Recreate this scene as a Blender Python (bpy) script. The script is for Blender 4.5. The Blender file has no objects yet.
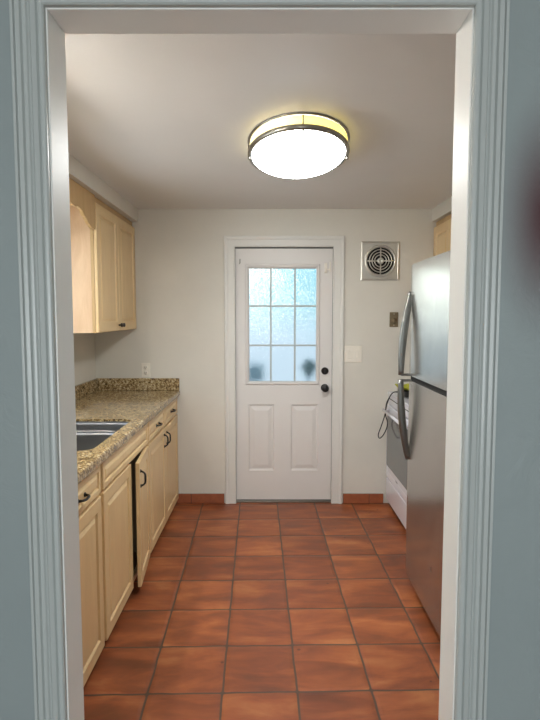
import bpy, bmesh, math, random
from mathutils import Vector, Matrix
random.seed(7)
S = bpy.context.scene
C = S.collection
PI = math.pi

# ------------------------------------------------------------------ materials
def srgb(r, g, b):
    def f(c):
        c /= 255.0
        return c/12.92 if c <= .04045 else ((c+.055)/1.055)**2.4
    return (f(r), f(g), f(b), 1)

class NT:
    def __init__(s, name):
        s.m = bpy.data.materials.new(name); s.m.use_nodes = True
        s.n = s.m.node_tree.nodes; s.l = s.m.node_tree.links
        s.b = s.n['Principled BSDF']; s.out = s.n['Material Output']
    def new(s, t, **k):
        n = s.n.new(t)
        for a, v in k.items(): setattr(n, a, v)
        return n
    def link(s, a, b): s.l.new(a, b)
    def math(s, op, a, b=None, c=None):
        n = s.new('ShaderNodeMath', operation=op)
        for i, v in enumerate((a, b, c)):
            if v is None: continue
            if hasattr(v, 'is_linked'): s.link(v, n.inputs[i])
            else: n.inputs[i].default_value = v
        return n.outputs[0]
    def coord(s, scale=(1, 1, 1), kind='Object', rot=(0, 0, 0)):
        t = s.new('ShaderNodeTexCoord'); m = s.new('ShaderNodeMapping')
        m.inputs['Scale'].default_value = scale; m.inputs['Rotation'].default_value = rot
        s.link(t.outputs[kind], m.inputs[0]); return m.outputs[0]
    def noise(s, vec, scale, detail=4, rough=.5, dist=0):
        n = s.new('ShaderNodeTexNoise'); s.link(vec, n.inputs['Vector'])
        n.inputs['Scale'].default_value = scale; n.inputs['Detail'].default_value = detail
        n.inputs['Roughness'].default_value = rough; n.inputs['Distortion'].default_value = dist
        return n.outputs['Fac']
    def ramp(s, fac, stops, interp='LINEAR'):
        r = s.new('ShaderNodeValToRGB'); r.color_ramp.interpolation = interp
        e = r.color_ramp.elements
        while len(e) < len(stops): e.new(.5)
        for i, (p, c) in enumerate(stops): e[i].position = p; e[i].color = c
        s.link(fac, r.inputs[0]); return r.outputs[0]
    def mix(s, fac, a, b, blend='MIX'):
        n = s.new('ShaderNodeMix', data_type='RGBA', blend_type=blend)
        for sock, v in ((n.inputs[0], fac), (n.inputs[6], a), (n.inputs[7], b)):
            if hasattr(v, 'is_linked'): s.link(v, sock)
            else: sock.default_value = v
        return n.outputs[2]
    def bump(s, h, strength=.2, dist=.01):
        n = s.new('ShaderNodeBump'); n.inputs['Strength'].default_value = strength
        n.inputs['Distance'].default_value = dist
        s.link(h, n.inputs['Height']); s.link(n.outputs[0], s.b.inputs['Normal'])
    def set(s, **k):
        for a, v in k.items():
            sock = s.b.inputs[a.replace('_', ' ')]
            if hasattr(v, 'is_linked'): s.link(v, sock)
            else: sock.default_value = v

def paint(name, col, rough=.5, var=.06, bscale=60, bstr=.08, spec=.5):
    t = NT(name); v = t.coord()
    n = t.noise(v, 2.5, 5, .6)
    dark = tuple(c*(1-var*2) for c in col[:3])+(1,)
    t.set(Base_Color=t.mix(n, dark, tuple(min(1, c*(1+var)) for c in col[:3])+(1,)), Roughness=rough)
    t.b.inputs['Specular IOR Level'].default_value = spec
    t.bump(t.noise(v, bscale, 3, .6), bstr, .004)
    return t.m

def metal(name, col, rough=.3, met=1.0, scale=(1, 1, 1), bs=.03):
    t = NT(name); v = t.coord(scale)
    n = t.noise(v, 20, 4, .6)
    t.set(Base_Color=col, Metallic=met, Roughness=t.math('MULTIPLY_ADD', n, rough*.3, rough*.85))
    t.bump(n, bs, .002)
    return t.m

M = {}
M['wall'] = paint('wall_paint', srgb(222, 218, 208), .55)
M['ceiling'] = paint('ceiling_paint', srgb(226, 224, 222), .38, .03, 8, .06)
M['white'] = paint('white_trim_paint', srgb(222, 220, 214), .35, .02, 90, .05)
M['door'] = paint('door_paint', srgb(224, 220, 216), .35, .03, 40, .05)
M['jamb'] = paint('jamb_paint', srgb(238, 238, 235), .42, .02, 70, .06)
M['casing'] = paint('blue_grey_gloss_paint', srgb(182, 187, 185), .3, .03, 70, .1)
M['plastic'] = paint('cream_plastic', srgb(238, 232, 220), .35, .01, 50, .01)
M['enamel'] = paint('white_enamel', srgb(228, 228, 236), .15, .01, 5, .0)
M['greymark'] = paint('grey_lettering', srgb(110, 110, 120), .4, .01)
M['black'] = paint('black_metal', srgb(22, 20, 20), .35, .02)
M['void'] = paint('dark_recess', srgb(14, 13, 12), .8, .02)
M['rubber'] = paint('black_rubber', srgb(20, 20, 22), .5, .02)
M['gasket'] = paint('dark_grey_plastic', srgb(50, 50, 52), .5, .02)
M['chrome'] = metal('chrome', srgb(215, 212, 204), .34, .75)
M['brass'] = metal('aged_brass', srgb(140, 124, 98), .45, .5)
M['nickel'] = metal('brushed_nickel', srgb(150, 146, 138), .3)
M['handle_steel'] = metal('grey_steel', srgb(128, 128, 126), .32)
M['sink'] = metal('sink_steel', srgb(112, 114, 118), .34)
M['cloth'] = paint('yellow_green_cloth', srgb(176, 178, 50), .8, .1, 200, .3)
M['earth'] = paint('pale_concrete', srgb(180, 182, 184), .9, .08, 20, .3)
M['fence'] = paint('pale_outdoor_render', srgb(214, 222, 228), .8, .05, 20, .3)
M['leaf'] = paint('dusty_leaves', srgb(150, 182, 186), .7, .2, 40, .5)
M['pot'] = paint('blue_grey_pot', srgb(150, 185, 200), .7, .1)
M['roomfloor'] = paint('near_room_boards', srgb(120, 105, 90), .5, .1)

def wood_mat(name, base, dark, scale=(6, 6, .8), rough=.38, amt=.5):
    t = NT(name); v = t.coord(scale)
    n = t.noise(v, 3, 6, .6, 1.2); f = t.noise(v, 30, 3, .7)
    k = t.math('ADD', t.math('MULTIPLY', n, .8), t.math('MULTIPLY', f, .2))
    t.set(Base_Color=t.ramp(k, [(.5-amt/2, dark), (.5+amt/2, base)]), Roughness=rough)
    t.bump(f, .03, .002)
    return t.m
M['cab'] = wood_mat('pale_maple_door', srgb(232, 203, 154), srgb(218, 187, 138))
M['cabside'] = wood_mat('pinkish_maple_side', srgb(228, 196, 160), srgb(204, 166, 128), (5, 5, .9))
M['valance'] = wood_mat('honey_maple', srgb(206, 172, 124), srgb(186, 150, 100))
M['cabin'] = paint('cabinet_interior', srgb(150, 125, 90), .7, .05)

def fridge_mat():
    t = NT('brushed_stainless'); v = t.coord((.6, .6, .6)); w = t.coord((1, 60, 1))
    n = t.noise(v, 5, 4, .55, 1.5); f = t.noise(t.coord((2, 2, 90)), 8, 3, .6)
    t.set(Base_Color=t.mix(n, srgb(166, 163, 156), srgb(206, 205, 200)), Metallic=.92,
          Roughness=t.math('MULTIPLY_ADD', n, .14, .17))
    t.bump(n, .03, .01)
    return t.m
M['fridge'] = fridge_mat()
M['fridgeside'] = paint('fridge_side_paint', srgb(90, 90, 90), .5, .03)

def glossglass():
    t = NT('oven_window_glass')
    t.set(Base_Color=srgb(98, 104, 108), Roughness=.12); t.b.inputs['Specular IOR Level'].default_value = .9
    v = t.coord(); t.bump(t.noise(v, 4, 2), .01, .002)
    return t.m
M['oven'] = glossglass()

def granite():
    t = NT('brown_gold_granite'); v = t.coord()
    a = t.noise(v, 55, 5, .75, .6)
    b = t.noise(v, 130, 3, .7)
    d = t.noise(v, 9, 3, .6, 1)
    k = t.math('ADD', t.math('MULTIPLY', a, .62), t.math('ADD', t.math('MULTIPLY', b, .28), t.math('MULTIPLY', d, .14)))
    col = t.ramp(k, [(.41, srgb(34, 26, 18)), (.465, srgb(92, 70, 42)), (.51, srgb(146, 120, 80)),
                     (.555, srgb(180, 158, 116)), (.62, srgb(218, 206, 176))])
    t.set(Base_Color=col, Roughness=.12)
    t.bump(a, .03, .002)
    return t.m
M['granite'] = granite()

def tiles(name, sx, sy, ox, oy, rot, vertical=False):
    t = NT(name)
    tc = t.new('ShaderNodeTexCoord'); mp = t.new('ShaderNodeMapping')
    mp.vector_type = 'TEXTURE'
    mp.inputs['Location'].default_value = (ox, oy, 0); mp.inputs['Rotation'].default_value = (0, 0, rot)
    mp.inputs['Scale'].default_value = (sx, sy, 1)
    t.link(tc.outputs['Object'], mp.inputs[0])
    # slight wobble of the hand-made edges
    nz = t.new('ShaderNodeTexNoise'); nz.inputs['Scale'].default_value = 2.3; nz.inputs['Detail'].default_value = 3
    t.link(mp.outputs[0], nz.inputs['Vector'])
    sub = t.new('ShaderNodeVectorMath', operation='SUBTRACT'); sub.inputs[1].default_value = (.5, .5, .5)
    t.link(nz.outputs['Color'], sub.inputs[0])
    sc = t.new('ShaderNodeVectorMath', operation='SCALE'); sc.inputs['Scale'].default_value = .035
    t.link(sub.outputs[0], sc.inputs[0])
    ad = t.new('ShaderNodeVectorMath', operation='ADD')
    t.link(mp.outputs[0], ad.inputs[0]); t.link(sc.outputs[0], ad.inputs[1])
    sp = t.new('ShaderNodeSeparateXYZ'); t.link(ad.outputs[0], sp.inputs[0])
    x, y = sp.outputs[0], sp.outputs[1]
    def edge(c):
        f = t.math('FRACT', c); return t.math('SUBTRACT', .5, t.math('ABSOLUTE', t.math('SUBTRACT', f, .5)))
    ex, ey = edge(x), edge(y)
    e = t.math('SMOOTH_MIN', ex, ey, .05)
    cb = t.new('ShaderNodeCombineXYZ')
    t.link(t.math('FLOOR', x), cb.inputs[0]); t.link(t.math('FLOOR', y), cb.inputs[1])
    wn = t.new('ShaderNodeTexWhiteNoise'); t.link(cb.outputs[0], wn.inputs['Vector'])
    # cloudy bands inside each tile, shifted from tile to tile
    off = t.new('ShaderNodeVectorMath', operation='MULTIPLY_ADD')
    t.link(wn.outputs['Color'], off.inputs[0]); off.inputs[1].default_value = (9, 9, 9)
    t.link(ad.outputs[0], off.inputs[2])
    st = t.new('ShaderNodeMapping'); st.inputs['Scale'].default_value = (.55, 1.6, 1)
    t.link(off.outputs[0], st.inputs[0])
    cl = t.noise(st.outputs[0], 1.7, 4, .55, .4)
    fine = t.noise(tc.outputs['Object'], 40, 4, .7)
    base = t.ramp(cl, [(.3, srgb(116, 64, 38)), (.44, srgb(142, 76, 42)), (.56, srgb(168, 94, 52)), (.68, srgb(188, 120, 72))])
    tint = t.ramp(wn.outputs['Value'], [(0, (.80, .74, .72, 1)), (.5, (.95, .93, .92, 1)), (1, (1.08, 1.08, 1.06, 1))])
    base = t.mix(1.0, base, tint, 'MULTIPLY')
    base = t.mix(t.math('MULTIPLY', fine, .35), base, srgb(120, 72, 50))
    # pits
    pit = t.new('ShaderNodeTexVoronoi'); pit.inputs['Scale'].default_value = 6.5
    t.link(tc.outputs['Object'], pit.inputs['Vector'])
    pf = t.math('LESS_THAN', pit.outputs['Distance'], .05)
    base = t.mix(t.math('MULTIPLY', pf, .6), base, srgb(60, 34, 26))
    g = t.new('ShaderNodeMapRange'); g.inputs[1].default_value = .009; g.inputs[2].default_value = .021
    t.link(e, g.inputs[0])
    col = t.mix(g.outputs[0], srgb(80, 62, 50), base)
    t.set(Base_Color=col, Roughness=t.math('MULTIPLY_ADD', cl, .3, .27))
    h = t.new('ShaderNodeMapRange'); h.inputs[1].default_value = .008; h.inputs[2].default_value = .06
    t.link(e, h.inputs[0])
    hh = t.math('ADD', h.outputs[0], t.math('MULTIPLY', fine, .12))
    hh = t.math('ADD', hh, t.math('MULTIPLY', cl, .3))
    t.bump(hh, .5, .004)
    return t.m
M['floor'] = tiles('terracotta_floor_tiles', .300, .3155, -.192+.0014, 2.096, math.radians(1.3))
M['terra'] = wood_mat('terracotta_skirting_tile', srgb(172, 100, 64), srgb(140, 78, 52), (6, 6, 6), .4)
M['terra2'] = paint('terracotta_skirting_grout', srgb(96, 66, 52), .8)

def nearwall():
    t = NT('blue_grey_wall_paint'); tc = t.new('ShaderNodeTexCoord')
    n = t.noise(tc.outputs['Object'], 3, 5, .6)
    base = t.mix(n, srgb(142, 152, 153), srgb(153, 162, 162))
    # soft dark red patch painted in place of a finger blurring the lens
    mp = t.new('ShaderNodeMapping'); mp.inputs['Location'].default_value = (-.525/.085, 0, -1.70/.21)
    mp.inputs['Scale'].default_value = (1/.085, 0, 1/.21)
    t.link(tc.outputs['Object'], mp.inputs[0])
    ln = t.new('ShaderNodeVectorMath', operation='LENGTH'); t.link(mp.outputs[0], ln.inputs[0])
    mr = t.new('ShaderNodeMapRange', interpolation_type='SMOOTHSTEP')
    mr.inputs[1].default_value = .0; mr.inputs[2].default_value = 1.3; mr.inputs[3].default_value = .95; mr.inputs[4].default_value = 0
    t.link(ln.outputs['Value'], mr.inputs[0])
    t.set(Base_Color=t.mix(mr.outputs[0], base, srgb(74, 30, 36)), Roughness=.45)
    w = t.noise(tc.outputs['Object'], 9, 5, .6, 1)
    t.bump(w, .25, .01)
    return t.m
M['nearwall'] = nearwall()

def emis(name, col, st):
    t = NT(name); t.set(Base_Color=(.8, .8, .8, 1), Roughness=.4, Emission_Color=col, Emission_Strength=st)
    return t.m
M['lens'] = emis('lit_diffuser', srgb(250, 252, 250), 15)
M['tube'] = emis('lit_tube', srgb(255, 248, 238), 150)
M['band'] = emis('lit_amber_acrylic', srgb(240, 214, 100), 1.0)

def frosted():
    t = NT('obscured_glass'); v = t.coord()
    t.set(Base_Color=(.96, .98, 1, 1), Roughness=.15, IOR=1.25)
    t.b.inputs['Transmission Weight'].default_value = 1.0
    vo = t.new('ShaderNodeTexVoronoi'); vo.inputs['Scale'].default_value = 150; t.link(v, vo.inputs['Vector'])
    t.bump(vo.outputs['Distance'], .55, .004)
    return t.m
M['frost'] = frosted()
def clearglass():
    t = NT('clear_window_glass')
    tr = t.new('ShaderNodeBsdfTransparent'); gl = t.new('ShaderNodeBsdfGlossy'); gl.inputs['Roughness'].default_value = .02
    lw = t.new('ShaderNodeLayerWeight'); mx = t.new('ShaderNodeMixShader')
    lw.inputs['Blend'].default_value = .5
    t.link(t.math('MULTIPLY_ADD', t.math('POWER', lw.outputs['Facing'], 5.0), .6, .03), mx.inputs[0]); t.link(tr.outputs[0], mx.inputs[1]); t.link(gl.outputs[0], mx.inputs[2])
    t.link(mx.outputs[0], t.out.inputs[0]); return t.m
M['glass'] = clearglass()

# ------------------------------------------------------------------ mesh helpers
def box(bm, x0, x1, y0, y1, z0, z1, bev=0, seg=2):
    r = bmesh.ops.create_cube(bm, size=1, matrix=Matrix.Translation(((x0+x1)/2, (y0+y1)/2, (z0+z1)/2)) @ Matrix.Diagonal((abs(x1-x0), abs(y1-y0), abs(z1-z0), 1)))
    if bev:
        es = set(e for v in r['verts'] for e in v.link_edges)
        bmesh.ops.bevel(bm, geom=list(es), offset=bev, segments=seg, profile=.5, affect='EDGES')
    return bm

def tube(bm, pts, r, seg=10, closed=False, flat=None):
    pts = [Vector(p) for p in pts]; n = len(pts); rings = []
    up = Vector((0, 0, 1)); prevn = None
    for i, p in enumerate(pts):
        a = pts[(i-1) % n] if (closed or i > 0) else p; b = pts[(i+1) % n] if (closed or i < n-1) else p
        t = (b-a).normalized()
        if prevn is None:
            ref = up if abs(t.dot(up)) < .9 else Vector((1, 0, 0))
            nn = t.cross(ref).normalized()
        else:
            nn = (prevn - t*prevn.dot(t)).normalized()
        prevn = nn; bb = t.cross(nn)
        rr = r[i] if isinstance(r, (list, tuple)) else r
        ra, rb = (rr, rr) if flat is None else (rr*flat[0], rr*flat[1])
        rings.append([bm.verts.new(p + nn*math.cos(2*PI*k/seg)*ra + bb*math.sin(2*PI*k/seg)*rb) for k in range(seg)])
    m = n if closed else n-1
    for i in range(m):
        A, B = rings[i], rings[(i+1) % n]
        for k in range(seg):
            f = bm.faces.new((A[k], A[(k+1) % seg], B[(k+1) % seg], B[k])); f.smooth = True
    if not closed:
        bm.faces.new(rings[0][::-1]); bm.faces.new(rings[-1])
    return bm

def lathe(bm, prof, c=(0, 0, 0), axis='z', seg=48, cap=True):
    """prof: list of (r, h) along the axis; axis 'y-' points towards -y, 'x-' towards -x"""
    c = Vector(c); rings = []
    for r, h in prof:
        ring = []
        for k in range(seg):
            a = 2*PI*k/seg; u, w = r*math.cos(a), r*math.sin(a)
            if axis == 'z': v = Vector((u, w, h))
            elif axis == 'y-': v = Vector((u, -h, w))
            else: v = Vector((-h, -u, w))
            ring.append(bm.verts.new(c+v))
        rings.append(ring)
    for i in range(len(rings)-1):
        A, B = rings[i], rings[i+1]
        for k in range(seg):
            f = bm.faces.new((A[k], A[(k+1) % seg], B[(k+1) % seg], B[k])); f.smooth = True
    if cap:
        bm.faces.new(rings[0][::-1]); bm.faces.new(rings[-1])
    return bm

def prism(bm, poly, axis, a0, a1):
    """extrude a 2-D outline along an axis: x -> outline (y,z); y -> (x,z); z -> (x,y)"""
    def P(u, v, a):
        return {'x': (a, u, v), 'y': (u, a, v), 'z': (u, v, a)}[axis]
    A = [bm.verts.new(P(u, v, a0)) for u, v in poly]; B = [bm.verts.new(P(u, v, a1)) for u, v in poly]
    bm.faces.new(A); bm.faces.new(B[::-1]); n = len(A)
    for i in range(n): bm.faces.new((A[i], B[i], B[(i+1) % n], A[(i+1) % n]))
    return bm

def rings_front(bm, x0, x1, z0, z1, y, prof):
    """nested rectangles on a face that looks to -y; prof (inset, depth), positive depth sinks in"""
    L = []
    for ins, d in prof:
        L.append([bm.verts.new(p) for p in ((x0+ins, y+d, z0+ins), (x1-ins, y+d, z0+ins), (x1-ins, y+d, z1-ins), (x0+ins, y+d, z1-ins))])
    for A, B in zip(L, L[1:]):
        for k in range(4): bm.faces.new((A[k], A[(k+1) % 4], B[(k+1) % 4], B[k]))
    bm.faces.new(L[-1]); return L[0]

def panel_board(bm, x0, x1, z0, z1, y0, y1, fr=.055, small=False):
    """raised-panel door or drawer front; front face at y0, back at y1"""
    if small:
        prof = [(0, .003), (.003, 0), (fr*.5, 0), (fr*.5+.004, .007), (fr*.5+.006, .008), (fr*.5+.022, .0005), (fr*.5+.026, .0003)]
    else:
        prof = [(0, .003), (.003, 0), (fr, 0), (fr+.005, .009), (fr+.008, .010), (fr+.03, .001), (fr+.034, .0008)]
    F = rings_front(bm, x0, x1, z0, z1, y0, prof)
    Bk = [bm.verts.new(p) for p in ((x0, y1, z0), (x1, y1, z0), (x1, y1, z1), (x0, y1, z1))]
    for k in range(4): bm.faces.new((Bk[k], Bk[(k+1) % 4], F[(k+1) % 4], F[k]))
    bm.faces.new(Bk[::-1]); return bm

def obj(name, bm, m, parent=None, loc=None, smooth=False):
    bmesh.ops.recalc_face_normals(bm, faces=bm.faces[:])
    me = bpy.data.meshes.new(name); bm.to_mesh(me); bm.free()
    if smooth:
        for p in me.polygons: p.use_smooth = True
    o = bpy.data.objects.new(name, me); me.materials.append(M[m] if isinstance(m, str) else m); C.objects.link(o)
    if parent: o.parent = parent
    if loc: o.location = loc
    return o
def struct(name, bm, m, parent=None):
    o = obj(name, bm, m, parent)
    if not parent: o['kind'] = 'structure'
    return o
def tag(o, label, cat, group=None):
    o['label'] = label; o['category'] = cat
    if group: o['group'] = group
    return o
def thing(name, label, cat, loc=(0, 0, 0), rotz=0, group=None):
    o = bpy.data.objects.new(name, None); C.objects.link(o); o.empty_display_size = .1
    o.location = loc; o.rotation_euler = (0, 0, rotz)
    return tag(o, label, cat, group)
def NB(): return bmesh.new()

# ------------------------------------------------------------------ dimensions
D = 4.349           # back wall
XL, XR = -1.385, 1.63
ZC = 2.338
YF0, YF1 = 1.068, 1.152     # wall between the rooms
OX0, OX1, OZ = -.412, .374, 2.075
DX0, DX1, DZ = -.277, .498, 2.045     # back door hole

# ------------------------------------------------------------------ the setting
bm = NB(); box(bm, XL-.1, XR+.1, YF0, D+.15, -.1, 0); struct('floor', bm, 'floor')
bm = NB(); box(bm, XL-.1, XR+.1, YF1, D+.15, ZC, ZC+.12)
struct('ceiling', bm, 'ceiling')
bm = NB()
box(bm, XL-.1, DX0, D, D+.15, 0, ZC); box(bm, DX1, XR+.1, D, D+.15, 0, ZC); box(bm, DX0, DX1, D, D+.15, DZ, ZC)
struct('wall_back', bm, 'wall')
# left wall with the window over the sink
WY0, WY1, WZ0, WZ1 = 2.2, 3.25, 1.12, 2.0
bm = NB()
box(bm, XL-.12, XL, YF1, WY0, 0, ZC); box(bm, XL-.12, XL, WY1, D, 0, ZC)
box(bm, XL-.12, XL, WY0, WY1, 0, WZ0); box(bm, XL-.12, XL, WY0, WY1, WZ1, ZC)
struct('wall_left', bm, 'wall')
bm = NB(); box(bm, XR, XR+.12, YF1, D, 0, ZC); struct('wall_right', bm, 'wall')
# wall between near room and kitchen, with the cased opening
bm = NB()
box(bm, -2.3, OX0-.018, YF0, YF1, 0, 2.6); box(bm, OX1+.018, 2.3, YF0, YF1, 0, 2.6); box(bm, OX0-.018, OX1+.018, YF0, YF1, OZ+.018, 2.6)
struct('wall_front', bm, 'nearwall')
bm = NB()
box(bm, OX0-.018, OX0, YF0-.003, YF1+.003, 0, OZ+.018, .0015); box(bm, OX1, OX1+.018, YF0-.003, YF1+.003, 0, OZ+.018, .0015)
box(bm, OX0, OX1, YF0-.003, YF1+.003, OZ, OZ+.018, .0015)
struct('trim_1', bm, 'jamb')

# fluted casing round the opening, mitred: profile (distance from opening, thickness)
CP = [(.003, 0), (.003, .010), (.006, .013), (.011, .014), (.013, .009), (.016, .008), (.019, .013), (.027, .0165), (.031, .013),
      (.034, .012), (.037, .016), (.041, .017), (.043, .012), (.046, .0115), (.049, .017), (.055, .019), (.057, .014), (.059, .014),
      (.061, .019), (.066, .0195), (.068, .016), (.068, 0)]
def casing(bm, prof, x0, x1, z1, y, s=1, mult=1.0):
    rows = []
    for d, t in prof:
        d *= mult
        rows.append([bm.verts.new((x0-d, y-t*s, 0)), bm.verts.new((x0-d, y-t*s, z1+d)), bm.verts.new((x1+d, y-t*s, z1+d)), bm.verts.new((x1+d, y-t*s, 0))])
    for A, B in zip(rows, rows[1:]):
        for k in range(3): bm.faces.new((A[k], A[k+1], B[k+1], B[k]))
    A, B = rows[0], rows[-1]
    for k in range(3): bm.faces.new((A[k], B[k], B[k+1], A[k+1]))
    return bm
bm = casing(NB(), CP, OX0, OX1, OZ, YF0-.0031, 1, .92); struct('trim_2', bm, 'casing')
# bead of caulk where casing meets plaster
bm = NB()
for xx in (OX0-.0655, OX1+.0655):
    pts = [(xx+random.uniform(-.0004, .0004), YF0-.002, z*.04) for z in range(0, 55)]
    tube(bm, pts, .0022, 6)
struct('trim_3', bm, 'jamb')

# back door frame and casing
BC = [(0, 0), (0, .012), (.006, .016), (.012, .014), (.055, .016), (.060, .020), (.078, .022), (.082, .018), (.084, 0)]
bm = casing(NB(), BC, DX0+.004, DX1-.004, DZ-.0, D-.0005, 1, 1.04); struct('trim_4', bm, 'white')
bm = NB()
box(bm, DX0, DX0+.004, D+.002, D+.148, .0, DZ-.002); box(bm, DX1-.004, DX1, D+.002, D+.148, .0, DZ-.002); box(bm, DX0+.004, DX1-.004, D+.002, D+.148, DZ-.0045, DZ-.0005)
struct('trim_5', bm, 'gasket')
bm = NB(); box(bm, DX0+.005, DX1-.005, D+.004, D+.14, .0005, .018, .004); struct('trim_6', bm, 'nickel')

# soffits
bm = NB(); box(bm, XL, -1.026, YF1, D, 2.239, ZC); struct('trim_7', bm, 'wall')
bm = NB(); box(bm, 1.257, XR, YF1, D, 2.239, ZC); struct('trim_8', bm, 'wall')

# tile skirting along the back wall
def skirting(name, x0, x1, cuts):
    g = NB(); box(g, x0, x1, D-.010, D-.0005, .0005, .078); root = struct(name, g, 'terra2')
    xs = [x0]+cuts+[x1]; b = NB()
    for a, c in zip(xs, xs[1:]): box(b, a+.002, c-.002, D-.016, D-.0102, .0015, .080, .003)
    obj('tile_face', b, 'terra', root)
    return root
skirting('baseboard_left', -.7565, -.370, [-.635])
skirting('baseboard_right', .590, .915, [.80])

# near room shell (behind and beside the camera)
bm = NB(); box(bm, -2.3, 2.3, -2.6, YF0, -.1, -.0005); struct('floor_near', bm, 'roomfloor')
bm = NB(); box(bm, -2.3, 2.3, -2.6, YF0, 2.6, 2.7); struct('ceiling_near', bm, 'ceiling')
bm = NB(); box(bm, -2.4, -2.3, -2.6, YF1, 0, 2.6); struct('wall_near_left', bm, 'nearwall')
bm = NB(); box(bm, 2.3, 2.4, -2.6, YF1, 0, 2.6); struct('wall_near_right', bm, 'nearwall')
bm = NB()
box(bm, -2.3, -1.1, -2.7, -2.6, 0, 2.6); box(bm, 1.1, 2.3, -2.7, -2.6, 0, 2.6)
box(bm, -1.1, 1.1, -2.7, -2.6, 0, .5); box(bm, -1.1, 1.1, -2.7, -2.6, 1.9, 2.6)
struct('wall_near_back', bm, 'nearwall')
def window(name, x0, x1, z0, z1, y0, y1, axis='y'):
    """frame with a pane; built in x/z, then turned for a side wall"""
    root = NB(); t = .04
    def bx(b, a0, a1, c0, c1, d0, d1):
        if axis == 'y': box(b, a0, a1, d0, d1, c0, c1)
        else: box(b, d0, d1, a0, a1, c0, c1)
    bx(root, x0, x0+t, z0, z1, y0, y1); bx(root, x1-t, x1, z0, z1, y0, y1)
    bx(root, x0+t, x1-t, z0, z0+t, y0, y1); bx(root, x0+t, x1-t, z1-t, z1, y0, y1)
    zm = (z0+z1)/2; bx(root, x0+t, x1-t, zm-.015, zm+.015, y0, y1)
    r = struct(name, root, 'white')
    for a, b in ((z0+t, zm-.015), (zm+.015, z1-t)):
        p = NB(); bx(p, x0+t, x1-t, a, b, (y0+y1)/2-.002, (y0+y1)/2+.002); obj('pane', p, 'glass', r)
    return r
window('window_1', WY0, WY1, WZ0, WZ1, XL-.09, XL-.04, 'x')
window('window_2', -1.1, 1.1, .5, 1.9, -2.68, -2.63)

# ------------------------------------------------------------------ back door
y0 = D+.016; y1 = y0+.042
LX0, LX1, LZ0, LZ1 = -.196, .394, .962, 1.916       # lite frame outside
bm = NB()
X0, X1, Z0, Z1 = -.272, .493, .024, 2.037
P1 = (-.172, .032); P2 = (.168, .387); PZ = (.264, .802)
def slab(x0, x1, z0, z1): box(bm, x0, x1, y0, y1, z0, z1)
slab(X0, P1[0], Z0, LZ0+.02); slab(P2[1], X1, Z0, LZ0+.02)
slab(P1[0], P2[1], Z0, PZ[0]); slab(P1[0], P2[1], PZ[1], LZ0+.02); slab(P1[1], P2[0], PZ[0], PZ[1])
slab(X0, LX0+.02, LZ0+.02, Z1); slab(LX1-.02, X1, LZ0+.02, Z1); slab(LX0+.02, LX1-.02, LZ1-.02, Z1)
for px in (P1, P2):
    rings_front(bm, px[0], px[1], PZ[0], PZ[1], y0, [(0, 0), (.006, .008), (.014, .010), (.020, .009), (.046, .002), (.050, .0015)])
    box(bm, px[0], px[1], y0+.02, y1, PZ[0], PZ[1])
door = struct('door_1', bm, 'door')
# lite moulding
bm = NB()
G = (-.164, .366, .990, 1.881)
rows = []
for k, (t, yy) in enumerate([(0, y0), (.002, y0-.006), (.008, y0-.012), (.018, y0-.012), (.026, y0-.005), (.031, y0+.0), (.031, y0+.030)]):
    rows.append([bm.verts.new(p) for p in ((LX0+t, yy, LZ0+t*.9), (LX1-t*.9, yy, LZ0+t*.9), (LX1-t*.9, yy, LZ1-t*1.1), (LX0+t, yy, LZ1-t*1.1))])
for A, B in zip(rows, rows[1:]):
    for k in range(4): bm.faces.new((A[k], A[(k+1) % 4], B[(k+1) % 4], B[k]))
obj('window_frame', bm, 'door', door)
bm = NB()
for xx in (.0065, .197): box(bm, xx-.007, xx+.007, y0+.002, y0+.010, G[2]-.0, G[3]+.0, .002)
for zz in (1.277, 1.588): box(bm, G[0], G[1], y0+.003, y0+.009, zz-.007, zz+.007, .002)
obj('muntin_grille', bm, 'casing', door)
bm = NB(); box(bm, G[0]-.005, G[1]+.005, y0+.014, y0+.020, G[2]-.005, G[3]+.005)
obj('frosted_pane', bm, 'frost', door)['label'] = 'frosted nine-light glass pane bright with daylight'
bm = NB(); lathe(bm, [(.031, 0), (.031, .006), (.026, .012), (.012, .014), (.012, .034), (.024, .040), (.029, .052), (.027, .062), (.018, .068), (.004, .069)], (.437, y0, .938), 'y-', 32)
obj('door_knob', bm, 'black', door)['label'] = 'black round door knob'
bm = NB(); lathe(bm, [(.029, 0), (.029, .010), (.025, .018), (.012, .020), (.012, .021)], (.437, y0, 1.074), 'y-', 32)
box(bm, .433, .441, y0-.034, y0-.020, 1.058, 1.090, .002)
obj('deadbolt', bm, 'black', door)['label'] = 'black deadbolt thumb turn'
bm = NB(); box(bm, .427, .449, y0-.010, y0, 1.845, 1.925, .003); box(bm, .430, .446, y0-.024, y0-.008, 1.850, 1.880, .004); box(bm, .448, .472, y0-.008, y0-.002, 1.868, 1.880, .001); box(bm, .468, .476, y0-.010, y0-.0, 1.858, 1.935, .002)
obj('safety_latch', bm, 'plastic', door)
bm = NB(); tube(bm, [(-.235, y0-.002, 1.955), (-.235, y0-.012, 1.953), (-.235, y0-.013, 1.925), (-.240, y0-.004, 1.918)], .0035, 8); obj('small_hook', bm, 'nickel', door)
bm = NB(); box(bm, X0+.002, X1-.002, y0-.004, y0+.03, .0185, .0235); obj('door_sweep', bm, 'gasket', door)

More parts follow.
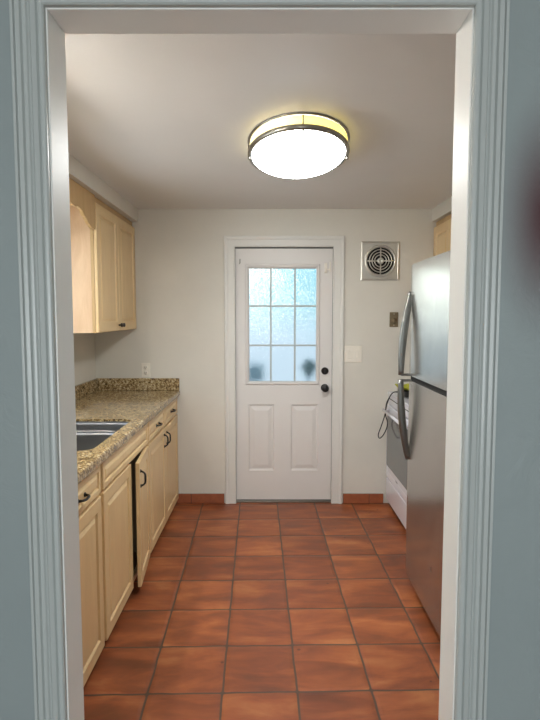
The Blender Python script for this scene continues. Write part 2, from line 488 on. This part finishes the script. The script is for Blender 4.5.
# ------------------------------------------------------------------ base cabinets (local: x along the wall, front at -y)
def arch_pull(bm, c, length, vertical, out=.025):
    length *= .86
    pts = []
    for k in range(13):
        t = k/12; a = (t-.5)*length
        o = out*(1-abs(2*t-1)**5)
        pts.append((c[0]+(0 if vertical else a), c[1]-.001-o, c[2]+(a if vertical else 0)))
    tube(bm, pts, [.0065 if k in (0, 12) else .0045+.0012*math.sin(PI*k/12) for k in range(13)], 8)
    for s in (-1, 1):
        q = (c[0]+(0 if vertical else s*length/2), c[1], c[2]+(s*length/2 if vertical else 0))
        lathe(bm, [(.010, 0), (.009, .004), (.004, .006)], q, 'y-', 12)
    return bm

def carcass(name, label, ya, yb, depth=.60):
    w = yb-ya; t = thing(name, label, 'cabinet', (-.757, ya, 0), PI/2)
    b = NB(); s = .018
    box(b, 0, s, .019, depth, .0, .883); box(b, w-s, w, .019, depth, .0, .883)
    box(b, s, w-s, .019, depth, .05, .05+s); box(b, s, w-s, depth-.008, depth, .05+s, .883)
    obj('body', b, 'cabin', t)
    b = NB(); box(b, 0, .035, 0, .019, .035, .883); box(b, w-.035, w, 0, .019, .035, .883)
    box(b, .035, w-.035, 0, .019, .845, .883); box(b, .035, w-.035, 0, .019, .035, .065); box(b, .035, w-.035, 0, .019, .720, .752)
    obj('face_frame', b, 'cab', t)
    b = NB(); box(b, .019, w-.019, .055, .07, .0, .049); obj('toe_kick', b, 'void', t)
    return t, w
def drawer_front(t, x0, x1, pull=True, z0=.742, z1=.868):
    b = NB(); panel_board(b, x0, x1, z0, z1, -.021, -.001, .05, True); d = obj('drawer_front', b, 'cab', t)
    if pull:
        b = arch_pull(NB(), ((x0+x1)/2, -.021, (z0+z1)/2-.002), .096, False); obj('pull', b, 'black', d)
    return d
def cab_door(t, x0, x1, z0=.045, z1=.728, pullx=None, pullz=.64):
    b = NB(); panel_board(b, x0, x1, z0, z1, -.021, -.001, .055); d = obj('cabinet_door', b, 'cab', t)
    if pullx is not None:
        b = arch_pull(NB(), (pullx, -.021, pullz), .096, True); obj('pull', b, 'black', d)
    return d

tA, w = carcass('base_cabinet', 'maple base cabinet nearest the doorway, one drawer over one door', 1.83, 2.362)
drawer_front(tA, .012, w-.018); cab_door(tA, .012, w-.018, pullx=.05)
tB, w = carcass('base_cabinet', 'middle maple sink base cabinet under the sink, with its right door ajar', 2.364, 3.282)
drawer_front(tB, .015, w-.012, pull=False)
cab_door(tB, .015, w/2-.004+.045)
# the door that stands ajar, hinged at its far edge
dw = w/2-.045-.018
b = NB(); panel_board(b, -dw, 0, .045, .728, -.021, -.001, .055); aj = obj('cabinet_door', b, 'cab', tB, loc=(w-.014, -.002, 0))
aj.rotation_euler = (0, 0, math.radians(5.5)); aj['label'] = 'cabinet door standing slightly open'
b = arch_pull(NB(), (-dw+.035, -.021, .635), .096, True); obj('pull', b, 'black', aj)
b = NB(); box(b, w/2+.034, w/2+.040, -.019, -.003, .62, .66, .001); obj('magnetic_catch', b, 'nickel', tB)
tC, w = carcass('base_cabinet', 'maple base cabinet against the back wall, two drawers over two doors', 3.284, 4.346)
drawer_front(tC, .014, w/2-.008); drawer_front(tC, w/2+.008, w-.014)
cab_door(tC, .014, w/2-.002, pullx=w/2-.045, pullz=.645); cab_door(tC, w/2+.002, w-.014, pullx=w/2+.045, pullz=.645)

# ------------------------------------------------------------------ granite worktop with sink cut-out
ct = thing('countertop', 'brown and gold speckled granite worktop over the base cabinets', 'countertop', (-1.05, 3.02, .885))
def rrect(x0, x1, y0, y1, r, n=6):
    P = []
    for cx, cy, a0 in ((x1-r, y1-r, 0), (x0+r, y1-r, 90), (x0+r, y0+r, 180), (x1-r, y0+r, 270)):
        for k in range(n+1):
            a = math.radians(a0+90*k/n); P.append((cx+r*math.cos(a), cy+r*math.sin(a)))
    return P
SX0, SX1, SY0, SY1 = -1.24, -.785, 2.37, 3.115
SC = (SX0, SX1, SY0, SY1)
bm = NB()
CX0, CX1, CY0, CY1, CZ0, CZ1 = XL+.002, -.717, 1.81, D-.002, .884, .921
hole = rrect(*SC, .06)
def slab_layer(z, inset):
    outer = [(CX1-inset, CY1), (CX0, CY1), (CX0, CY0+inset), (CX1-inset, CY0+inset)]
    O = [bm.verts.new((x, y, z)) for x, y in outer]
    Hh = [bm.verts.new((x, y, z)) for x, y in hole]
    return O, Hh
lay = [slab_layer(z, i) for z, i in ((CZ0, .0), (CZ0+.010, .0), (CZ0+.012, -.0), (CZ1-.012, 0), (CZ1-.004, .003), (CZ1, .011))]
for (O1, H1), (O2, H2) in zip(lay, lay[1:]):
    for k in range(4): bm.faces.new((O1[k], O1[(k+1) % 4], O2[(k+1) % 4], O2[k]))
    n = len(H1)
    for k in range(n): bm.faces.new((H1[k], H2[k], H2[(k+1) % n], H1[(k+1) % n]))
for (O, Hh) in (lay[0], lay[-1]):
    n = len(Hh); q = n//4
    for k in range(4):
        seg = Hh[k*q:(k+1)*q]
        bm.faces.new([O[k]] + seg[::-1]) if len(seg) else None
        bm.faces.new((O[k], seg[-1], Hh[((k+1)*q) % n], O[(k+1) % 4]))
for v in bm.verts: v.co -= Vector((-1.05, 3.02, .885))
obj('slab', bm, 'granite', ct)
bm = NB()
box(bm, XL+.024, -.72, D-.022, D-.002, .9215, 1.018, .004); obj('backsplash', bm, 'granite', ct, loc=(1.05, -3.02, -.885))
bm = NB()
box(bm, XL+.002, XL+.023, 1.81, D-.002, .9215, 1.018, .004); obj('backsplash', bm, 'granite', ct, loc=(1.05, -3.02, -.885))

# sink: two bowls, undermounted
sk = thing('double_sink', 'stainless steel two-bowl sink set under the granite worktop', 'sink', (-1.03, 2.74, .70))
def bowl(x0, x1, y0, y1, zt, zb):
    b = NB(); R = []
    for ins, z, r in ((0, zt, .055), (.006, zt-.02, .055), (.010, zb+.04, .055), (.022, zb+.012, .05), (.05, zb, .03)):
        R.append([b.verts.new((x-(-1.03), y-2.74, z-.70)) for x, y in rrect(x0+ins, x1-ins, y0+ins, y1-ins, r)])
    for A, B in zip(R, R[1:]):
        n = len(A)
        for k in range(n):
            f = b.faces.new((A[k], A[(k+1) % n], B[(k+1) % n], B[k])); f.smooth = True
    b.faces.new(R[-1]); return b
for i, (ya, yb) in enumerate(((SY0+.001, 2.835), (2.865, SY1-.001))):
    bo = obj('bowl', bowl(SX0+.001, SX1-.001, ya, yb, .908, .71), 'sink', sk)
    so = bo.modifiers.new('s', 'SOLIDIFY'); so.thickness = .0012; so.offset = 0
    b = NB(); lathe(b, [(.045, .0), (.045, .003), (.036, .004), (.030, .0), (.004, .001)], (-1.03+1.03, (ya+yb)/2-2.74, .0115), 'z', 24)
    obj('drain', b, 'chrome', bo)
b = NB(); box(b, SX0+.03+1.03, SX1-.03+1.03, 2.832-2.74, 2.868-2.74, .893-.70, .904-.70, .005, 3); obj('divider', b, 'chrome', sk)

# ------------------------------------------------------------------ upper cabinets
def upper(name, label, loc, rot, w, z0, z1, dep, knobs=True, crown=True):
    t = thing(name, label, 'cabinet', loc, rot)      # local z measured from z0
    h = z1-z0
    b = NB(); box(b, 0, w, .019, dep, 0, h); obj('body', b, 'cabside', t)
    b = NB()
    box(b, 0, .03, 0, .0185, .0, h); box(b, w-.03, w, 0, .0185, 0, h); box(b, .03, w-.03, 0, .0185, h-.05, h); box(b, .03, w-.03, 0, .0185, 0, .03)
    box(b, w/2-.015, w/2+.015, 0, .0185, .03, h-.05)
    obj('face_frame', b, 'valance', t)
    for s in (0, 1):
        xa, xb = ((.003, w/2-.002), (w/2+.002, w-.003))[s]
        b = NB(); panel_board(b, xa, xb, .004, h-.042, -.020, -.001, .06); d = obj('cabinet_door', b, 'cab', t)
        if knobs:
            b = NB(); lathe(b, [(.006, 0), (.005, .008), (.005, .012), (.013, .016), (.015, .022), (.012, .028), (.003, .030)], (w/2+(.030 if s else -.030), -.020, .042), 'y-', 20)
            obj('knob', b, 'black', d)
    return t
upper('wall_cabinet', 'maple two-door wall cabinet above the left end of the granite worktop', (-1.072, 3.385, 1.405), PI/2, .960, 1.405, 2.237, .308)
upper('wall_cabinet', 'maple wall cabinet high on the right wall behind the refrigerator', (1.293, 4.345, 1.70), -PI/2, .76, 1.70, 2.237, .334)

# scalloped valance from the cabinet towards the doorway
ya, yb = 2.25, 3.382
poly = [(ya, 2.237), (yb, 2.237)]
N = 60
def wave(t):   # t 0 at the cabinet end .. 1 in the middle
    pts = [(0, 2.030), (.10, 2.030), (.20, 2.046), (.32, 2.078), (.44, 2.107), (.52, 2.112), (.60, 2.104), (.75, 2.112), (1, 2.125)]
    for (a, u), (b_, v) in zip(pts, pts[1:]):
        if t <= b_:
            k = (t-a)/(b_-a); k = k*k*(3-2*k); return u+(v-u)*k
    return pts[-1][1]
for i in range(N+1):
    s = i/N; y = yb+(ya-yb)*s; poly.append((y, wave(1-abs(2*s-1))))
bm = NB(); prism(bm, poly, 'x', -.009, .009)
vv = tag(obj('valance', bm, 'valance', loc=(-1.066, 0, 0)), 'honey maple valance board with a scalloped lower edge, hanging below the left soffit', 'valance')

# ------------------------------------------------------------------ ceiling light
LC = (.135, 2.715)
lt = thing('ceiling_light', 'oval flush ceiling light with a glowing white diffuser between nickel rings', 'light', (LC[0], LC[1], ZC))
RX, RY = .240, .405
def oval(name, prof, m, label=None, cap=False):
    """closed ring section swept round the oval; prof = (offset from the outline, height)"""
    b = NB(); rings = []; n = 96
    for d, h in prof:
        rings.append([b.verts.new(((RX+d)*math.cos(2*PI*k/n), (RY+d)*math.sin(2*PI*k/n), h)) for k in range(n)])
    for A, B in zip(rings, rings[1:]):
        for k in range(n): f = b.faces.new((A[k], A[(k+1) % n], B[(k+1) % n], B[k])); f.smooth = True
    if cap: b.faces.new(rings[-1])
    o = obj(name, b, m, lt)
    if label: o['label'] = label
    return o
oval('mounting_ring', [(-.02, -.001), (0, -.001), (.002, -.004), (0, -.008), (-.02, -.008)], 'nickel')
oval('side_diffuser', [(-.010, -.0085), (-.007, -.025), (-.007, -.046)], 'band', 'amber glowing side band')
oval('bottom_ring', [(-.024, -.0465), (-.003, -.0465), (.001, -.050), (.002, -.060), (-.001, -.066), (-.012, -.068), (-.018, -.066), (-.024, -.0465)], 'nickel')
oval('diffuser', [(-.019, -.0655), (-.022, -.070), (-.030, -.075), (-.05, -.081), (-.09, -.087), (-.14, -.091), (-.20, -.093), (-.236, -.0935)], 'lens', None, True)
for a in (0, 90, 180, 270):
    b = NB(); ca, sa = math.cos(math.radians(a)), math.sin(math.radians(a))
    tube(b, [((RX-.002)*ca, (RY-.002)*sa, -.008), ((RX-.002)*ca, (RY-.002)*sa, -.048)], .003, 8)
    tube(b, [((RX-.004)*ca, (RY-.004)*sa, -.064), ((RX-.004)*ca, (RY-.004)*sa, -.076)], .006, 10)
    obj('post', b, 'nickel', lt)

vl = thing('strip_light', 'white strip light fixed under the left soffit between doorway and valance', 'light', (-1.20, 1.80, 2.2385))
bm = NB(); box(bm, -.035, .035, -.32, .32, -.030, 0, .004); obj('housing', bm, 'white', vl)
bm = NB(); tube(bm, [(0, -.29, -.046), (0, .29, -.046)], .013, 14); obj('tube', bm, 'tube', vl)
for sgn in (-1, 1):
    b = NB(); box(b, -.012, .012, sgn*.300-.010, sgn*.300+.010, -.060, -.028, .002); obj('socket', b, 'white', vl)

# ------------------------------------------------------------------ wall fan
fn = thing('exhaust_fan', 'square chrome wall exhaust fan with round concentric grille', 'fan', (.861, D-.001, 1.938))
bm = NB()
lo = [(-.151, 0), (-.151, .004), (-.140, .011)]
Rr = [[bm.verts.new(p) for p in ((a, -d, a), (-a, -d, a), (-a, -d, -a), (a, -d, -a))] for a, d in ((-.151, 0), (-.151, .004), (-.141, .010), (-.1385, .010), (-.135, .0085))]
for A, B in zip(Rr, Rr[1:]):
    for k in range(4): bm.faces.new((A[k], A[(k+1) % 4], B[(k+1) % 4], B[k]))
bm.faces.new(Rr[-1]); bm.faces.new(Rr[0][::-1])
obj('cover_plate', bm, 'chrome', fn)
bm = NB(); lathe(bm, [(.103, .0086), (.103, .010), (.0, .0101)][:2]+[(.002, .0102)], (0, 0, 0), 'y-', 48); obj('dark_opening', bm, 'void', fn)
bm = NB(); lathe(bm, [(.124, .0086), (.123, .016), (.117, .021), (.109, .020), (.104, .013), (.104, .0105)], (0, 0, 0), 'y-', 60, False); obj('outer_ring', bm, 'chrome', fn)
for r in (.087, .066, .046):
    b = NB(); tube(b, [(r*math.cos(2*PI*k/48), -.016, r*math.sin(2*PI*k/48)) for k in range(48)], .0042, 8, True); obj('grille_ring', b, 'chrome', fn)
for k in range(4):
    a = k*PI/2; b = NB(); c, s = math.cos(a), math.sin(a)
    tube(b, [(.022*c, -.018, .022*s), (.106*c, -.018, .106*s)], .0055, 8); obj('spoke', b, 'chrome', fn)
bm = NB(); lathe(bm, [(.026, .012), (.026, .020), (.022, .024), (.010, .025), (.009, .021), (.003, .021)], (0, 0, 0), 'y-', 32); obj('hub', bm, 'chrome', fn)

# ------------------------------------------------------------------ plates on the wall
t = thing('light_switch', 'cream double rocker switch plate right of the back door', 'switch', (.658, D-.001, 1.21))
bm = NB(); box(bm, -.070, .070, -.006, 0, -.066, .066, .003); obj('plate', bm, 'plastic', t)
for s in (-1, 1):
    b = NB(); box(b, s*.030-.018, s*.030+.018, -.0072, -.0062, -.035, .035, .0004); box(b, s*.030-.015, s*.030+.015, -.012, -.007, -.032, .032, .002); obj('rocker', b, 'plastic', t)
t = thing('fan_control', 'small aged brass wall plate with a round dial below the fan', 'switch', (.976, D-.001, 1.482))
bm = NB(); box(bm, -.034, .034, -.006, 0, -.058, .058, .003); obj('plate', bm, 'brass', t)
bm = NB(); lathe(bm, [(.022, .0062), (.022, .010), (.014, .011), (.013, .020), (.010, .022), (.003, .022)], (0, 0, -.010), 'y-', 28); obj('dial', bm, 'brass', t)
for s in (-1, 1):
    b = NB(); lathe(b, [(.004, .006), (.003, .0085), (.001, .009)], (0, 0, s*.043), 'y-', 12); obj('screw', b, 'chrome', t)
t = thing('wall_outlet', 'cream double electrical outlet above the granite backsplash', 'outlet', (-.985, D-.001, 1.082))
bm = NB(); box(bm, -.035, .035, -.006, 0, -.057, .057, .003); obj('plate', bm, 'plastic', t)
for s in (-1, 1):
    b = NB(); lathe(b, [(.017, .006), (.0165, .008), (.002, .0082)], (0, 0, s*.021), 'y-', 24); o = obj('socket', b, 'plastic', t)
    b = NB(); box(b, -.008, -.006, -.0092, -.0083, s*.021-.002, s*.021+.008); box(b, .005, .007, -.0092, -.0083, s*.021-.002, s*.021+.008); box(b, -.002, .002, -.0092, -.0083, s*.021-.011, s*.021-.007); obj('slots', b, 'void', o)

# ------------------------------------------------------------------ refrigerator (local: x towards the camera, front at -y)
FY = 3.05
fr = thing('refrigerator', 'tall stainless steel top-freezer refrigerator with curved handles', 'refrigerator', (.770, FY, 0), -PI/2)
W = .76
bm = NB(); box(bm, .004, W-.004, .075, .76, .03, 1.785, .006); obj('body', bm, 'fridgeside', fr)
bm = NB(); box(bm, .03, W-.03, .06, .12, .004, .05); obj('toe_grille', bm, 'void', fr)
for sx in (.05, W-.05):
    b = NB(); lathe(b, [(.018, 0), (.018, .012), (.010, .014), (.010, .04)], (sx, .15, .0), 'z', 16); obj('foot', b, 'rubber', fr)
def fdoor(z0, z1):
    b = NB(); N = 16; prof = []
    for k in range(N+1):
        t = k/N; prof.append((t*W, .003*(2*t-1)**2 + .004*max(0, abs(2*t-1)-.95)/.05))
    poly = prof + [(W, .066), (0, .066)]
    prism(b, poly, 'z', z0, z1)
    bmesh.ops.bevel(b, geom=[e for e in b.edges if abs(e.verts[0].co.z-e.verts[1].co.z) < 1e-6 and min(e.verts[0].co.y, e.verts[1].co.y) < .05], offset=.005, segments=2, affect='EDGES')
    return b
SZ = 1.170
d1 = obj('freezer_door', fdoor(SZ+.013, 1.79), 'fridge', fr)
d2 = obj('fridge_door', fdoor(.055, SZ-.013), 'fridge', fr)
bm = NB(); box(bm, .01, W-.01, .0662, .0745, .06, 1.78); obj('door_gasket', bm, 'gasket', fr)
bm = NB(); box(bm, .012, W-.006, .012, .066, SZ-.0125, SZ+.0125); obj('seam_strip', bm, 'void', fr)
def fhandle(za, zb, parent):
    """za: end fixed on the door face, zb: end beside the seam that stands off on a bracket"""
    pts = []; N = 22
    for k in range(N+1):
        t = k/N; z = za+(zb-za)*t
        o = .003+.049*math.sin(min(1, t/.93)*PI/2)**.85
        pts.append((.035, -o+.004, z))
    b = NB(); tube(b, pts, [.012+.005*math.sin(PI*min(1, t_/22*1.0)) for t_ in range(N+1)], 12, flat=(1.25, .75))
    h = obj('handle', b, 'handle_steel', parent)
    b = NB(); zz = zb+(.002 if za > zb else -.002)
    box(b, .022, .048, -.050, .008, zz-.006, zz+.006, .003); obj('handle_bracket', b, 'handle_steel', h)
    return h
fhandle(1.640, SZ+.016, d1); fhandle(.715, SZ-.012, d2)

# ------------------------------------------------------------------ range
rg = thing('kitchen_range', 'white enamel kitchen range with grey oven window behind the refrigerator', 'stove', (.945, 4.335, 0), -PI/2)
W = .745
bm = NB(); box(bm, 0, W, .022, .62, .03, .895, .004); obj('body', bm, 'enamel', rg)
for sx in (.05, W-.05):
    for sy in (.08, .55):
        b = NB(); lathe(b, [(.016, 0), (.016, .01), (.008, .012), (.008, .029)], (sx, sy, 0), 'z', 14); obj('foot', b, 'rubber', rg)
bm = NB(); box(bm, -.003, W+.003, -.012, .625, .8955, .913, .005, 3); obj('cooktop', bm, 'enamel', rg)
bm = NB(); box(bm, .0, W, -.006, .021, .815, .893, .005); o = obj('vent_panel', bm, 'enamel', rg)
bm = NB(); box(bm, .04, W-.04, -.0075, -.0055, .862, .868); obj('vent_slot', bm, 'void', o)
bm = NB()
L0 = rings_front(bm, .003, W-.003, .235, .808, -.014, [(0, .004), (.004, 0), (.045, 0), (.047, .002)])
Bk = [bm.verts.new(p) for p in ((.003, .021, .235), (W-.003, .021, .235), (W-.003, .021, .808), (.003, .021, .808))]
for k in range(4): bm.faces.new((Bk[k], Bk[(k+1) % 4], L0[(k+1) % 4], L0[k]))
od = obj('oven_door', bm, 'enamel', rg)
bm = NB(); box(bm, .030, W-.030, -.0165, -.0125, .330, .745, .0012); obj('oven_window', bm, 'oven', od)['label'] = 'grey glass oven window'
bm = NB()
tube(bm, [(.06, -.055, .775), (W-.06, -.055, .775)], .011, 14)
for xx in (.075, W-.075): box(bm, xx-.012, xx+.012, -.052, -.014, .765, .785, .003)
obj('oven_handle', bm, 'enamel', od)
bm = NB()
for k, (a, c) in enumerate(((0, .010), (.014, .022), (.026, .036), (.040, .048), (.052, .062))): box(bm, .34+a, .34+c, -.0147, -.0139, .282, .294 if k % 2 else .298)
obj('lettering', bm, 'greymark', od)
bm = NB(); box(bm, .003, W-.003, -.012, .021, .045, .222, .006); obj('storage_drawer', bm, 'enamel', rg)
bm = NB(); box(bm, .0, W, .56, .625, .9135, 1.05, .008); bg = obj('backguard', bm, 'enamel', rg)
for k in range(4):
    b = NB(); lathe(b, [(.020, 0), (.018, .018), (.015, .022), (.003, .023)], (.10+k*.18, .558, .985), 'y-', 20); obj('control_knob', b, 'black', bg)
for bx_, by_, r in ((.19, .16, .07), (.55, .16, .09), (.19, .42, .09), (.55, .42, .07)):
    b = NB()
    for j in range(3): rr = r*(1-j*.3); tube(b, [(bx_+rr*math.cos(2*PI*q/30), by_+rr*math.sin(2*PI*q/30), .918) for q in range(30)], .004, 6, True)
    obj('burner_coil', b, 'black', rg)

# cord and cloth lying on the front of the cooktop
def spline(P, n=8):
    P = [Vector(p) for p in P]; out = []
    for i in range(len(P)-1):
        a = P[max(0, i-1)]; b = P[i]; c = P[i+1]; d = P[min(len(P)-1, i+2)]
        for k in range(n):
            t = k/n; out.append(.5*((2*b)+(c-a)*t+(2*a-5*b+4*c-d)*t*t+(3*b-a-3*c+d)*t**3))
    out.append(P[-1]); return out
cd = thing('power_cord', 'thin black cord looping down in front of the white range', 'cord', (.95, 4.1, .918))
def rel(P): return [(x+.012-.95, y-4.1, z-.918) for x, y, z in P]
path = [(.985, 4.05, .940), (.960, 4.12, .935), (.938, 4.19, .926), (.915, 4.205, .895), (.892, 4.21, .830), (.878, 4.215, .745), (.852, 4.22, .655), (.832, 4.225, .590), (.842, 4.225, .560),
        (.868, 4.22, .585), (.893, 4.215, .640), (.898, 4.21, .690), (.882, 4.205, .750), (.885, 4.20, .830), (.906, 4.195, .885), (.935, 4.17, .930), (.970, 4.10, .940), (1.0, 4.04, .938)]
b = NB(); tube(b, spline(rel(path)), .0042, 8); obj('cable', b, 'rubber', cd)
b = NB(); box(b, .975-.95, 1.045-.95, 3.93-4.1, 4.06-4.1, .9225-.918, .965-.918, .008, 3); obj('adapter', b, 'rubber', cd)
bm = NB(); N = 14
g = [[None]*(N+1) for _ in range(N+1)]
for i in range(N+1):
    for j in range(N+1):
        x = i/N*.15; y = j/N*.20
        g[i][j] = bm.verts.new((x-.075, y-.1, .006+.007*math.sin(9*i/N+2*j/N)+.006*math.cos(7*j/N)))
for i in range(N):
    for j in range(N): bm.faces.new((g[i][j], g[i+1][j], g[i+1][j+1], g[i][j+1]))
cl = tag(obj('folded_cloth', bm, 'cloth', loc=(1.02, 4.03, .978), smooth=True), 'yellow-green cloth lying crumpled over a black adapter on the range', 'cloth')
m_ = cl.modifiers.new('s', 'SOLIDIFY'); m_.thickness = .012; m_.offset = 0

# ------------------------------------------------------------------ outdoors behind the back door
bm = NB(); box(bm, -12, 12, D+.151, 14, -.15, -.02); struct('ground', bm, 'earth')
bm = NB(); box(bm, -12, 12, 9.0, 9.15, -.02, 1.5); tag(obj('garden_wall', bm, 'fence'), 'pale rendered garden wall seen blurred through the door glass', 'wall')
def shrub(x, y, h, r, label):
    t = thing('potted_shrub', label, 'plant', (x, y, -.02))
    b = NB(); lathe(b, [(.07, 0), (.10, .02), (.12, .24), (.13, .26), (.11, .262), (.10, .23), (.01, .23)], (0, 0, 0), 'z', 24); obj('pot', b, 'pot', t)
    b = NB(); tube(b, [(0, 0, .22), (.01, 0, h*.6), (0, .01, h-r)], .012, 8); obj('stem', b, 'pot', t)
    b = NB()
    for k in range(90):
        a = random.random()*2*PI; p = math.acos(random.uniform(-1, 1)); q = r*random.uniform(.3, 1)
        c = Vector((q*math.sin(p)*math.cos(a), q*math.sin(p)*math.sin(a), h-r+q*math.cos(p)))
        u = Vector((random.uniform(-1, 1), random.uniform(-1, 1), random.uniform(-1, 1))).normalized()
        w_ = u.cross(Vector((.3, .5, .8))).normalized(); s = .03
        b.faces.new([b.verts.new(c+u*s), b.verts.new(c+w_*s*.6), b.verts.new(c-u*s), b.verts.new(c-w_*s*.6)])
    obj('foliage', b, 'leaf', t)
shrub(.335, D+.35, 1.16, .075, 'small round potted shrub outside the door at the lower right pane')
t = thing('meter_box', 'blue-grey box on a post outside the lower left pane', 'box', (-.13, D+.5, -.02))
b = NB(); box(b, -.02, .02, -.02, .02, 0, .96); obj('post', b, 'pot', t)
b = NB(); box(b, -.07, .07, -.04, .04, .961, 1.10, .01); obj('housing', b, 'pot', t)

# ------------------------------------------------------------------ world
w = bpy.data.worlds.new('World'); S.world = w; w.use_nodes = True
nt = w.node_tree; nd = nt.nodes; bg = nd['Background']
tc = nd.new('ShaderNodeTexCoord')
sep = nd.new('ShaderNodeSeparateXYZ'); nt.links.new(tc.outputs['Generated'], sep.inputs[0])
r = nd.new('ShaderNodeValToRGB'); e = r.color_ramp.elements
e[0].position = .0; e[0].color = srgb(180, 226, 228); e[1].position = .5; e[1].color = srgb(150, 190, 220)
e2 = e.new(.06); e2.color = srgb(96, 196, 218)
nt.links.new(sep.outputs[2], r.inputs[0])
nz = nd.new('ShaderNodeTexNoise'); nz.inputs['Scale'].default_value = 5; nz.inputs['Detail'].default_value = 5
nt.links.new(tc.outputs['Generated'], nz.inputs['Vector'])
cr = nd.new('ShaderNodeValToRGB'); cr.color_ramp.elements[0].position = .56; cr.color_ramp.elements[1].position = .85
nt.links.new(nz.outputs['Fac'], cr.inputs[0])
mx = nd.new('ShaderNodeMix'); mx.data_type = 'RGBA'; nt.links.new(cr.outputs[0], mx.inputs[0]); nt.links.new(r.outputs[0], mx.inputs[6]); mx.inputs[7].default_value = (1, 1, 1, 1)
# one bright sunlit cloud low over the garden
dt = nd.new('ShaderNodeVectorMath'); dt.operation = 'DISTANCE'; nt.links.new(tc.outputs['Generated'], dt.inputs[0])
cdv = Vector((-.03, 1, .085)).normalized(); dt.inputs[1].default_value = cdv
mr = nd.new('ShaderNodeMapRange'); mr.interpolation_type = 'SMOOTHSTEP'; mr.inputs[1].default_value = .0; mr.inputs[2].default_value = .065; mr.inputs[3].default_value = 1; mr.inputs[4].default_value = 0
nt.links.new(dt.outputs['Value'], mr.inputs[0])
mx2 = nd.new('ShaderNodeMix'); mx2.data_type = 'RGBA'; nt.links.new(mr.outputs[0], mx2.inputs[0]); nt.links.new(mx.outputs[2], mx2.inputs[6]); mx2.inputs[7].default_value = (5, 5, 4.9, 1)
# and a broad bright patch further left, added to brighten the fridge reflection
d3 = nd.new('ShaderNodeVectorMath'); d3.operation = 'DISTANCE'; nt.links.new(tc.outputs['Generated'], d3.inputs[0]); d3.inputs[1].default_value = Vector((-.42, 1, .12)).normalized()
m3 = nd.new('ShaderNodeMapRange'); m3.interpolation_type = 'SMOOTHSTEP'; m3.inputs[1].default_value = .10; m3.inputs[2].default_value = .33; m3.inputs[3].default_value = 1; m3.inputs[4].default_value = 0
nt.links.new(d3.outputs['Value'], m3.inputs[0])
mx3 = nd.new('ShaderNodeMix'); mx3.data_type = 'RGBA'; nt.links.new(m3.outputs[0], mx3.inputs[0]); nt.links.new(mx2.outputs[2], mx3.inputs[6]); mx3.inputs[7].default_value = (3.1, 3.35, 3.15, 1)
nt.links.new(mx3.outputs[2], bg.inputs[0]); bg.inputs[1].default_value = .62

# ------------------------------------------------------------------ daylight at the windows
def area(name, loc, rot, sx, sy, power, col):
    l = bpy.data.lights.new(name, 'AREA'); l.shape = 'RECTANGLE'; l.size = sx; l.size_y = sy; l.energy = power; l.color = col
    o = bpy.data.objects.new(name, l); C.objects.link(o); o.location = loc; o.rotation_euler = rot; return o
area('window_daylight', (XL-.25, (WY0+WY1)/2, 1.62), (0, math.radians(-90), 0), .85, 1.0, 8, (.93, .97, 1))
area('near_window_daylight', (0, -2.85, 1.2), (math.radians(90), 0, 0), 2.1, 1.3, 46, (.96, .985, 1))

sl = bpy.data.lights.new('sun', 'SUN'); sl.energy = 1.6; sl.angle = .02; sl.color = (1, .97, .92)
so_ = bpy.data.objects.new('sun', sl); C.objects.link(so_); so_.location = (0, -4, 8); so_.rotation_euler = (math.radians(38), 0, math.radians(-8))

# ------------------------------------------------------------------ camera
cam = bpy.data.cameras.new('camera'); co = bpy.data.objects.new('camera', cam); C.objects.link(co)
cam.sensor_fit = 'HORIZONTAL'; cam.sensor_width = 36; cam.lens = 36*550/540; cam.clip_start = .02
co.location = (0, 0, 1.51); co.rotation_euler = (math.radians(90)-math.atan(44/550), 0, 0)
S.camera = co
S.view_settings.view_transform = 'Standard'; S.view_settings.look = 'None'; S.view_settings.gamma = 1
S.view_settings.use_curve_mapping = False; S.view_settings.exposure = .84
